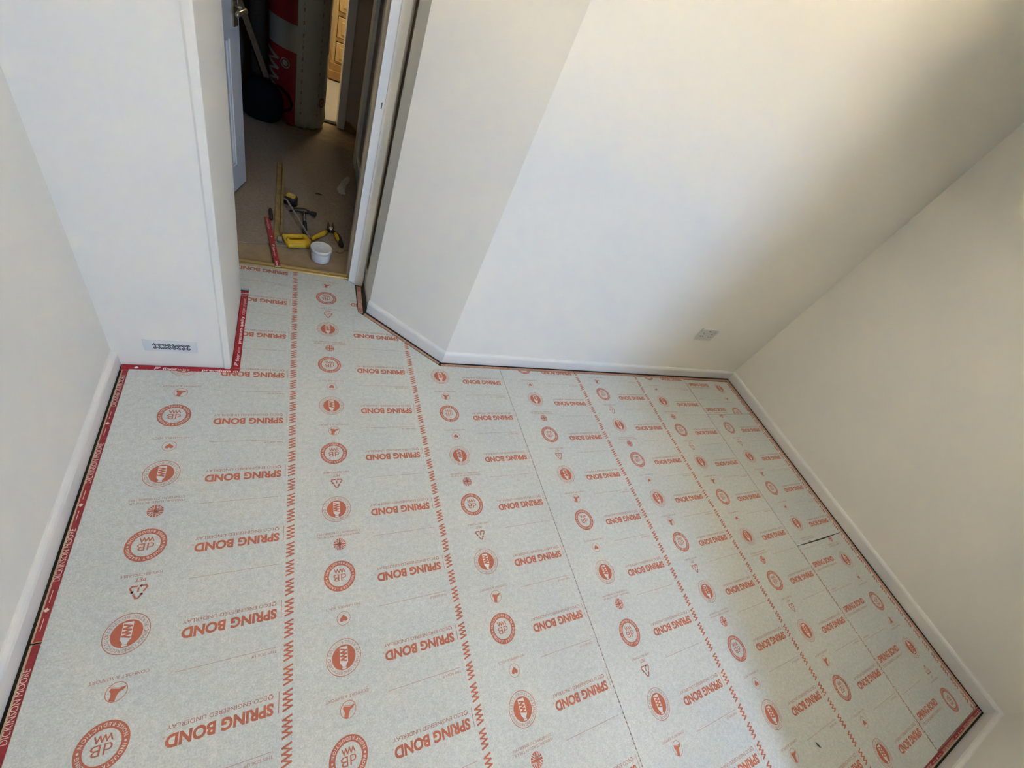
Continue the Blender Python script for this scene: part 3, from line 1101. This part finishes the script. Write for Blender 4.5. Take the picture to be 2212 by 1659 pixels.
# local x along leaf, local y to its left (hidden side); face towards viewer is y=0
bm = NB()
Z0, Z1 = 0.012, 1.97
stile = 0.095
def rbox(x0, x1, z0, z1, y0=0.0, y1=0.036):
    box(bm, x0, x1, y0, y1, z0, z1)
rbox(0, stile, Z0, Z1); rbox(DL - stile, DL, Z0, Z1)
rbox(stile, DL - stile, Z0, Z0 + 0.125); rbox(stile, DL - stile, 0.66, 0.80); rbox(stile, DL - stile, 1.84, Z1)
mid0, mid1 = DL / 2 - 0.04, DL / 2 + 0.04
rbox(mid0, mid1, Z0 + 0.125, 0.66); rbox(mid0, mid1, 0.80, 1.84)
obj('leaf', bm, M_DOOR, e)
for (xa, xb) in ((stile, mid0), (mid1, DL - stile)):
    for (za, zb) in ((Z0 + 0.125, 0.66), (0.80, 1.84)):
        bm = NB()
        box(bm, xa, xb, 0.010, 0.026, za, zb)
        # raised field with moulded border
        box(bm, xa + 0.022, xb - 0.022, 0.005, 0.012, za + 0.022, zb - 0.022, bev=0.004)
        for (p0, p1, p2, p3) in ((xa, xa + 0.012, za, zb), (xb - 0.012, xb, za, zb), (xa, xb, za, za + 0.012), (xa, xb, zb - 0.012, zb)):
            box(bm, p0, p1, 0.004, 0.012, p2, p3, bev=0.003)
        obj('panel', bm, M_DOOR, e)
hd = obj('handle_plate', (lambda b_: (box(b_, DL - 0.062, DL - 0.022, -0.007, 0.001, 0.695, 0.88, bev=0.003), b_)[1])(NB()), M_CHROME, e)
bm = NB()
tube(bm, [(DL - 0.042, -0.006, 0.765), (DL - 0.042, -0.030, 0.765), (DL - 0.042, -0.042, 0.765), (DL - 0.055, -0.048, 0.765), (DL - 0.12, -0.048, 0.762), (DL - 0.135, -0.046, 0.758)],
     [0.010, 0.009, 0.009, 0.010, 0.009, 0.007], 12)
lv = obj('lever', bm, M_CHROME, e, True)

# ================================================================== HALLWAY FLOOR AND OBJECTS
FZ = -0.0098
# carpet with a ragged cut edge
front = [(-0.945, 1.930), (-0.60, 1.932), (-0.35, 1.935), (-0.21, 1.938), (-0.15, 1.952), (-0.09, 1.964), (0.02, 1.972), (0.10, 1.981), (0.155, 1.986), (0.19, 1.982),
         (0.215, 1.992), (0.235, 1.985), (0.252, 2.012), (0.272, 2.030), (0.29, 2.026), (0.305, 2.048), (0.325, 2.044), (0.366, 2.060)]
bm = NB()
poly = []
for a, b in zip(front[:-1], front[1:]):
    for k in range(3):
        f = k / 3
        poly.append((a[0] + (b[0] - a[0]) * f, a[1] + (b[1] - a[1]) * f + random.uniform(-0.003, 0.003)))
poly += [front[-1], (0.366, 2.97), (0.362, 3.110), (0.384, 3.2555), (0.20, 3.2800), (-0.28, 3.3350), (-0.945, 3.41)]
prism(bm, poly, SUBZ + 0.0003, -0.002)
carp = obj('hall_carpet', bm, M_CARPET)
tag(carp, 'taupe carpet with ragged cut edge on the hallway floor', 'carpet')

# white tub
e = empty('plastic_tub', (0.1355, 1.908, FZ + 0.0015))
tag(e, 'small white plastic tub with grey lid standing beside the brass threshold', 'tub')
bm = NB(); lathe(bm, [(0.036, 0.0), (0.0405, 0.001), (0.042, 0.004), (0.0450, 0.056), (0.0450, 0.060)], 36)
obj('body', bm, M_TUB, e, True)
bm = NB(); lathe(bm, [(0.0462, 0.052), (0.0480, 0.0525), (0.0482, 0.068), (0.0472, 0.0705), (0.0455, 0.0705), (0.0445, 0.0692), (0.0440, 0.0690)], 36)
lid = obj('lid', bm, M_TUBLID, e, True)
bm = NB(); prism(bm, [(0.014 * math.cos(t), 0.007 * math.sin(t)) for t in (2 * math.pi * k / 16 for k in range(16))], 0.0688, 0.0705, bev=0.0008)
bm.transform(Matrix.Rotation(0.3, 4, 'Z'))
obj('lid_emblem', bm, M_TUB, e)

# loose red gripper rod lying across the brass bar
loose = rod((-0.1040, 2.1720), (-0.0450, 1.7740), 0.0225, 'loose red gripper rod with white lettering lying across the brass threshold bar', (0.0, 1.0), M_REDDEEP, z=0.0,
            lettering=fw_text(0.0225, [('c', 0.010), ('d', 0.17), ('f', 0.235), ('p', 0.365)]),
            name='loose_gripper_rod', group='rods lying in the hallway', white=M_WHITEINK2)
loose.location.z = -0.0015
loose.rotation_euler.y = -0.020

# old gripper rods with pins
rod((-0.0650, 2.7950), (-0.0560, 1.9950), 0.0230, 'old bare wooden gripper rod with pins lying on the hall carpet', red=None, wood=M_WOODOLD, th=0.007, z=-0.0015, name='old_gripper_rod', group='rods lying in the hallway')
rod((-0.0455, 2.7700), (-0.0385, 2.0450), 0.0095, 'narrow old wooden gripper rod on edge beside the wider bare one', red=None, wood=M_WOODOLD, th=0.020, z=-0.0015, name='old_gripper_rod', group='rods lying in the hallway')

# hammer
e = empty('claw_hammer', (0.0600, 2.276, -0.001), 0.06)
tag(e, 'claw hammer with steel neck and black grip lying on the carpet', 'hammer')
bm = NB()
# head: curved claw at -x, poll at +x
path = [(-0.066, -0.004, 0.010), (-0.048, 0.006, 0.014), (-0.028, 0.011, 0.017), (-0.008, 0.012, 0.018), (0.010, 0.010, 0.018), (0.026, 0.006, 0.018)]
tube(bm, path, [0.004, 0.0075, 0.010, 0.013, 0.013, 0.0095], 10)
obj('claw', bm, M_DARKSTEEL, e, True)
bm = NB()
tube(bm, [(0.024, 0.006, 0.018), (0.036, 0.002, 0.018), (0.040, 0.000, 0.018), (0.058, -0.009, 0.018)], [0.0095, 0.0095, 0.0140, 0.0140], 12)
obj('striking_face', bm, M_DARKSTEEL, e)
bm = NB(); tube(bm, [(0.001, 0.004, 0.017), (0.001, -0.03, 0.016), (0.000, -0.105, 0.016)], [0.0085, 0.0062, 0.0072], 10)
obj('neck', bm, M_STEEL, e, True)
bm = NB(); tube(bm, [(0.000, -0.095, 0.016), (-0.001, -0.110, 0.016), (-0.003, -0.14, 0.016), (-0.005, -0.175, 0.016), (-0.006, -0.200, 0.016), (-0.006, -0.206, 0.016)], [0.008, 0.0105, 0.0115, 0.0115, 0.0115, 0.008], 12)
obj('grip', bm, M_BLACK, e, True)

# hacksaw: yellow D handle and slanting steel frame
e = empty('hacksaw', (0.0300, 2.000, -0.002))
tag(e, 'hacksaw with yellow closed handle lying behind the white tub', 'saw')
ou = [(-0.036, 2.026), (0.066, 2.062), (0.082, 2.045), (0.095, 2.018), (0.088, 1.976), (-0.004, 1.945), (-0.020, 1.968)]
inn = [(-0.012, 2.016), (0.055, 2.040), (0.066, 2.022), (0.060, 2.012), (0.002, 1.992), (-0.010, 2.004), (-0.012, 2.010)]
ou = [(x - 0.03, y - 2.0) for x, y in ou]; inn = [(x - 0.03, y - 2.0) for x, y in inn]
bm = NB()
rings = []
for poly_, zs in ((ou, (0.003, 0.024)), (inn, (0.003, 0.024))):
    rings.append([[bm.verts.new((p[0], p[1], z)) for p in poly_] for z in zs])
n = 7
# outer polygon runs clockwise in plan; match the inner ring by index
for i in range(n):
    j = (i + 1) % n
    (ob, ot), (ib, it) = rings
    bm.faces.new((ot[i], ot[j], it[j], it[i])); bm.faces.new((ob[j], ob[i], ib[i], ib[j]))
    bm.faces.new((ot[j], ot[i], ob[i], ob[j])); bm.faces.new((it[i], it[j], ib[j], ib[i]))
bmesh.ops.recalc_face_normals(bm, faces=bm.faces[:])
bmesh.ops.bevel(bm, geom=bm.edges[:], offset=0.004, segments=2, affect='EDGES', profile=0.5)
obj('handle', bm, M_YELLOW, e, True)
bm = NB()
a = Vector((0.060, 0.024, 0.026)); b = Vector((-0.050, 0.300, 0.052))
tube(bm, [a, a.lerp(b, 0.5), b, b + Vector((-0.012, 0.012, -0.002))], [0.0052, 0.0050, 0.0048, 0.006], 6)
obj('frame', bm, M_STEEL, e)
bm = NB()
box(bm, -0.084, -0.062, -0.020, 0.012, 0.004, 0.016, bev=0.003)
obj('blade_clamp', bm, M_STEEL, e)

# tape measure
e = empty('tape_measure', (-0.002, 2.368, -0.001), -0.35)
tag(e, 'yellow and black tape measure beside the old wooden rods', 'tape measure')
bm = NB()
pp = [(-0.024, -0.030), (0.024, -0.032), (0.033, -0.020), (0.034, 0.004), (0.025, 0.024), (0.004, 0.034), (-0.026, 0.030)]
prism(bm, pp, 0.002, 0.040, bev=0.006)
obj('case', bm, M_BLACK, e, True)
bm = NB(); prism(bm, [(p[0] * 0.74 - 0.003, p[1] * 0.68 + 0.006) for p in pp], 0.039, 0.0425, bev=0.001)
obj('yellow_cover', bm, M_YELLOW, e)
bm = NB(); prism(bm, [(-0.016, 0.002), (0.010, 0.000), (0.012, 0.016), (-0.014, 0.020)], 0.0425, 0.0431)
obj('label_sticker', bm, M_TAPELABEL, e)
bm = NB(); box(bm, 0.012, 0.017, -0.022, 0.010, 0.040, 0.0424, bev=0.0008)
obj('belt_clip', bm, M_STEEL, e)

# utility knife, mostly behind the rods
e = empty('utility_knife', (-0.0885, 2.205, -0.0012), -1.45)
tag(e, 'black utility knife handle left of the old wooden rods', 'knife')
bm = NB(); tube(bm, [(-0.048, 0.002, 0.010), (-0.032, 0.0, 0.010), (0.02, 0.0, 0.010), (0.042, -0.003, 0.010), (0.048, -0.004, 0.010)], [0.005, 0.0085, 0.0082, 0.0085, 0.005], 10)
obj('handle', bm, M_BLACK, e, True)
bm = NB(); prism(bm, [(-0.066, -0.003), (-0.046, -0.005), (-0.046, 0.005)], 0.010, 0.0115)
obj('blade', bm, M_STEEL, e)

# tin snips
e = empty('tin_snips', (0.191, 2.160, -0.001))
tag(e, 'open tin snips with yellow and black handles on the carpet', 'snips')
bm = NB(); lathe(bm, [(0.010, 0.004), (0.013, 0.006), (0.013, 0.021), (0.009, 0.025)], 14)
obj('pivot', bm, M_STEEL, e)
for s_ in (-1, 1):
    bm = NB()
    prism(bm, [(s_ * 0.000, 0.005), (s_ * 0.014, 0.012), (s_ * 0.017, 0.034), (s_ * 0.012, 0.072), (s_ * 0.006, 0.040)][::s_], 0.006, 0.020)
    bmesh.ops.recalc_face_normals(bm, faces=bm.faces[:])
    obj('jaw', bm, M_DARKSTEEL, e)
    bm = NB()
    tube(bm, [(0, 0, 0.012), (s_ * 0.018, -0.012, 0.012), (s_ * 0.026, -0.030, 0.012)], [0.008, 0.008, 0.007], 8)
    obj('lever_arm', bm, M_DARKSTEEL, e, True)
bm = NB(); tube(bm, [(-0.024, -0.026, 0.013), (-0.040, -0.052, 0.013), (-0.072, -0.090, 0.013), (-0.094, -0.122, 0.013)], [0.0105, 0.012, 0.011, 0.009], 10)
obj('yellow_grip', bm, M_YELLOW, e, True)
bm = NB(); tube(bm, [(0.022, -0.026, 0.013), (0.026, -0.052, 0.013), (0.038, -0.095, 0.013)], [0.009, 0.0115, 0.009], 10)
obj('yellow_grip', bm, M_YELLOW, e, True)
bm = NB(); tube(bm, [(0.029, -0.028, 0.012), (0.039, -0.060, 0.013), (0.043, -0.100, 0.013), (0.047, -0.128, 0.013), (0.048, -0.140, 0.012)], [0.008, 0.010, 0.011, 0.012, 0.006], 10)
obj('black_grip', bm, M_BLACK, e, True)


# crumpled paper
rnd = random.Random(4)
outl = [(.243, 2.652), (.249, 2.622), (.253, 2.588), (.272, 2.594), (.290, 2.603), (.287, 2.632), (.291, 2.668), (.303, 2.716), (.322, 2.770), (.331, 2.834), (.318, 2.828), (.300, 2.800), (.276, 2.757), (.262, 2.712), (.254, 2.684)]
mid = [(.268, 2.610), (.266, 2.650), (.274, 2.694), (.292, 2.748), (.312, 2.795)]
bm = NB()
vo = [bm.verts.new((x, y, -0.0018 + rnd.uniform(0, 0.008))) for x, y in outl]
vm = [bm.verts.new((x, y, rnd.uniform(0.014, 0.034))) for x, y in mid]
near_ = lambda x, y: min(range(len(mid)), key=lambda i: (mid[i][0] - x) ** 2 + (mid[i][1] - y) ** 2)
for i in range(len(outl)):
    j = (i + 1) % len(outl)
    a_, b_ = near_(*outl[i]), near_(*outl[j])
    bm.faces.new((vo[i], vo[j], vm[a_]))
    if a_ != b_:
        bm.faces.new((vo[j], vm[b_], vm[a_]))
bmesh.ops.subdivide_edges(bm, edges=bm.edges[:], cuts=2, use_grid_fill=True)
for v in bm.verts:
    v.co.z = max(-0.0018, v.co.z + rnd.uniform(-0.004, 0.004))
bmesh.ops.recalc_face_normals(bm, faces=bm.faces[:])
ret = bmesh.ops.extrude_face_region(bm, geom=bm.faces[:])
for g_ in ret['geom']:
    if isinstance(g_, bmesh.types.BMVert):
        g_.co.z += 0.0012
o = obj('crumpled_paper', bm, M_PAPERSCRAP)
tag(o, 'crumpled torn cream paper scrap lying on the hall carpet', 'paper')
bm = NB(); tube(bm, [(-0.018, -0.004, 0.003), (-0.004, 0.003, 0.004), (0.014, 0.000, 0.0035), (0.019, -0.007, 0.003)], [0.0012, 0.003, 0.003, 0.001], 6)
o = obj('carpet_fibre', bm, M_HALLDARK); o.location = (0.139, 2.530, -0.002); tag(o, 'dark curled scrap of carpet fibre on the hall carpet', 'debris')
bm = NB(); box(bm, -0.014, 0.014, -0.004, 0.004, 0.0, 0.003, bev=0.001)
o = obj('wood_chip', bm, M_WOOD); o.location = (0.216, 2.455, -0.002); o.rotation_euler = (0, 0, 0.1); tag(o, 'small pale wood chip on the hall carpet', 'debris')
bm = NB(); tube(bm, [(-0.006, -0.012, 0.002), (0.002, 0.0, 0.003), (0.010, 0.016, 0.002)], [0.0008, 0.002, 0.0008], 6)
o = obj('wood_splinter', bm, M_WOODOLD); o.location = (0.228, 2.485, -0.002); tag(o, 'thin dark splinter beside the pale wood chip', 'debris')
# black scrap on the underlay, bottom right
bm = NB(); tube(bm, [(-0.004, 0.010, 0.002), (-0.001, 0.002, 0.003), (0.003, -0.005, 0.003), (0.010, -0.010, 0.001)], [0.0008, 0.0024, 0.0022, 0.0005], 6)
o = obj('black_scrap', bm, M_BLACK); o.location = (1.665, -0.486, 0.001); tag(o, 'tiny curved black scrap lying on the underlay', 'debris')

# wrapped underlay roll standing in the far doorway
RC, RR = (0.020, 3.535), 0.170
e = empty('wrapped_roll', (RC[0], RC[1], FZ))
tag(e, 'tall roll in clear wrap with red panels standing at the end of the hallway', 'roll')


def folds(t, z):
    if z > 0.16:
        return 1.0 + 0.006 * math.sin(3 * t + 9 * z)
    k = (0.16 - z) / 0.16
    return 1.0 - 0.02 * k + k * (0.055 * math.sin(13 * t + 26 * z) + 0.035 * math.sin(23 * t - 41 * z))


bm = NB()
prof = [(0.10, 0.0), (0.145, 0.002), (0.162, 0.018), (0.168, 0.04), (0.171, 0.07), (0.170, 0.10), (0.170, 0.14), (0.170, 0.18)] + [(RR, 0.18 + 0.06 * i) for i in range(1, 21)] + [(0.12, 1.39)]
lathe(bm, prof, 96, fn=folds)
obj('film_wrap', bm, M_WRAP, e, True)


def on_cyl(rr):
    def fn(s_, z, h):
        a = s_ / RR - math.pi / 2
        r2 = rr * (1.0 + 0.006 * math.sin(3 * a + 9 * z)) + h
        return (r2 * math.cos(a), r2 * math.sin(a), z)
    return fn


def cyl_patch(name, a0, a1, z0, z1, mtl, off):
    bm = NB()
    na, nz = 24, 12
    f = on_cyl(RR)
    g = [[bm.verts.new(f((a0 + (a1 - a0) * i / na) * RR, z0 + (z1 - z0) * j / nz, off)) for i in range(na + 1)] for j in range(nz + 1)]
    for j in range(nz):
        for i in range(na):
            bm.faces.new((g[j][i], g[j][i + 1], g[j + 1][i + 1], g[j + 1][i]))
    return obj(name, bm, mtl, e, True)


cyl_patch('red_panel', -1.75, -0.085, 0.575, 0.98, M_WRAPRED, 0.0018)
cyl_patch('red_panel', -1.75, -0.085, 0.165, 0.435, M_WRAPRED, 0.0018)
bm = NB()
f = on_cyl(RR)
g = []
for j, z in enumerate((0.012, 0.03, 0.06, 0.09, 0.12, 0.15, 0.167)):
    row_ = []
    for i in range(33):
        a = -1.75 + (-0.085 + 1.75) * i / 32 - math.pi / 2
        r0 = 0.156 if z < 0.02 else (0.166 if z < 0.04 else 0.1705)
        rr_ = r0 * folds(a % (2 * math.pi), z) + 0.0045
        row_.append(bm.verts.new((rr_ * math.cos(a), rr_ * math.sin(a), z)))
    g.append(row_)
for j in range(len(g) - 1):
    for i in range(32):
        bm.faces.new((g[j][i], g[j][i + 1], g[j + 1][i + 1], g[j + 1][i]))
obj('red_panel', bm, M_WRAPRED, e, True)
cyl_patch('red_panel', 1.18, 1.9, 0.46, 0.98, M_WRAPRED, 0.0018)
cyl_patch('red_panel', 1.32, 1.9, 0.165, 0.33, M_WRAPRED, 0.0018)
# white ligature reading upward, badge and red tick marks
P = Print()
pts = []
for i in range(8):
    pts.append((-0.215 if i % 2 else -0.128, 0.205 + 0.19 * i / 7))
for i, (p, q) in enumerate(zip(pts[:-1], pts[1:])):
    for j in range(8):
        c0 = (p[0] + (q[0] - p[0]) * j / 8, p[1] + (q[1] - p[1]) * j / 8)
        c1 = (p[0] + (q[0] - p[0]) * (j + 1) / 8, p[1] + (q[1] - p[1]) * (j + 1) / 8)
        P.stroke([c0, c1], 0.018 if i % 2 == 0 else 0.011)
P.ring(-0.078, 0.362, 0.022, 0.028, 24).ring(-0.078, 0.362, 0, 0.016, 20)
o = bpy.data.objects.new('white_print', P.mesh('white_print', [M_WRAP], fn=lambda x, y, z: on_cyl(RR)(x, y, 0.0042)))
COL.objects.link(o); o.parent = e
P = Print()
for s0 in (0.018, 0.130):
    z = 0.10
    while z < 0.95:
        P.stroke([(s0 + (0.004 if i % 2 else -0.004), z + 0.018 * i / 5) for i in range(6)], 0.0022)
        P.rect(s0 - 0.0008, s0 + 0.0008, z + 0.028, z + 0.046)
        z += 0.062
P.ring(0.168, 0.185, 0.020, 0.030, 24).ring(0.168, 0.185, 0, 0.010, 12)
o = bpy.data.objects.new('red_print', P.mesh('red_print', [M_WRAPINK], fn=lambda x, y, z: on_cyl(RR)(x, y, 0.0034)))
COL.objects.link(o); o.parent = e

# black bag with a loop handle
e = empty('tool_bag', (-0.185, 3.335, -0.0015))
tag(e, 'black soft tool bag with looped strap in the dark hallway corner', 'bag')
rnd = random.Random(11)
bm = NB()
bmesh.ops.create_icosphere(bm, subdivisions=4, radius=1.0)
dirs = [Vector((rnd.uniform(-1, 1), rnd.uniform(-1, 1), rnd.uniform(-0.3, 1))).normalized() for _ in range(10)]
for v in bm.verts:
    n_ = v.co.normalized()
    k = 1.0
    for i, d in enumerate(dirs):
        k += (0.12 if i % 2 else -0.12) * max(0.0, n_.dot(d)) ** 5
    sg = lambda c: math.copysign(abs(c) ** 0.75, c)
    v.co = Vector((sg(n_.x) * 0.125 * k, sg(n_.y) * 0.075 * k, max(0.001, 0.115 + sg(n_.z) * 0.118 * k)))
obj('body', bm, M_BAG, e, True)
bm = NB()
pts = [(0.02 + 0.0, -0.03, 0.20), (0.06, -0.045, 0.245), (0.11, -0.05, 0.24), (0.155, -0.05, 0.205), (0.172, -0.05, 0.16), (0.165, -0.05, 0.135), (0.12, -0.05, 0.105), (0.10, -0.05, 0.09)]
tube(bm, pts, 0.008, 8)
obj('strap', bm, M_BAG, e, True)
# dark rolled offcut behind the bag and leaning rod
bm = NB(); lathe(bm, [(0.036, 0.0), (0.040, 0.01), (0.041, 0.5), (0.040, 1.02), (0.03, 1.03)], 24)
o = obj('dark_carpet_roll', bm, M_DARKROLL, None, True); o.location = (-0.205, 3.50, FZ)
tag(o, 'dark brown rolled carpet offcut upright behind the black bag', 'carpet roll')
e = empty('leaning_rod_bundle', (-0.165, 3.415, FZ))
tag(e, 'brown wooden gripper rods leaning behind the open door', 'gripper rod')
for k, dx in enumerate((0.0, 0.016)):
    bm = NB()
    box(bm, -0.008, 0.008, -0.012, 0.012, 0.25, 1.0, bev=0.001)
    bm.transform(Matrix.Translation((dx - 0.005, 0, 0)) @ Matrix.Rotation(math.radians(-21), 4, 'Y') @ Matrix.Translation((0.09, 0, -0.03)))
    obj('wood_rod', bm, M_RODDARK, e)

# orange board at the foot of the far wall
bm = NB()
f4 = [(0.3385, 0.0), (0.425, 0.0), (0.425, 0.010), (0.372, 0.058), (0.3385, 0.062)]
A_ = [bm.verts.new((x, 3.594, z + FZ)) for x, z in f4]; B_ = [bm.verts.new((x, 3.609, z + FZ)) for x, z in f4]
bm.faces.new(A_); bm.faces.new(B_[::-1])
for i in range(5):
    bm.faces.new((A_[i], B_[i], B_[(i + 1) % 5], A_[(i + 1) % 5]))
bmesh.ops.recalc_face_normals(bm, faces=bm.faces[:])
o = obj('broken_board', bm, M_PLY)
tag(o, 'broken orange-brown board at the foot of the far hallway wall', 'board')

# far doorway strip
bm = NB(); box(bm, -0.185, 0.283, 3.625, 3.665, SUBZ, 0.002, bev=0.002)
o = obj('door_sill_strip', bm, M_DARKSTEEL)
tag(o, 'dark metal sill strip under the far doorway', 'threshold bar')

# pine chest of drawers in the far room
e = empty('chest_of_drawers', (0.64, 4.60, -0.004))
tag(e, 'pine chest of drawers in the bright room beyond the hallway', 'chest')
X0, X1 = -0.365, 0.365
bm = NB(); box(bm, X0, X1, 0.0, 0.42, 0.135, 0.86, bev=0.003)
obj('body', bm, M_PINE, e)
bm = NB(); box(bm, X0 - 0.012, X1 + 0.012, -0.015, 0.42, 0.075, 0.135, bev=0.006); box(bm, X0 - 0.02, X1 + 0.02, -0.022, 0.42, 0.012, 0.078, bev=0.004)
obj('plinth', bm, M_PINEDARK, e)
bm = NB(); box(bm, X0 - 0.02, X1 + 0.02, -0.02, 0.43, 0.86, 0.885, bev=0.005)
obj('top', bm, M_PINE, e)
for k in range(4):
    z0 = 0.152 + 0.174 * k
    bm = NB(); box(bm, X0 + 0.018, X1 - 0.018, -0.004, 0.01, z0 - 0.004, z0 + 0.142)
    obj('drawer_gap', bm, M_HOLESHADE, e)  # dark panel gives the shade around the drawer
    bm = NB()
    box(bm, X0 + 0.022, X1 - 0.022, -0.016, 0.01, z0, z0 + 0.136, bev=0.004)
    d_ = obj('drawer', bm, M_PINE, e)
    bm = NB()
    box(bm, X0 + 0.05, X1 - 0.05, -0.021, -0.012, z0 + 0.026, z0 + 0.110, bev=0.004)
    obj('raised_field', bm, M_PINE, d_)
    for xx in (-0.2, 0.2):
        bm = NB(); tube(bm, [(xx, -0.018, z0 + 0.068), (xx, -0.030, z0 + 0.068), (xx, -0.042, z0 + 0.068)], [0.008, 0.010, 0.016], 12)
        obj('knob', bm, M_PINEDARK, d_, True)
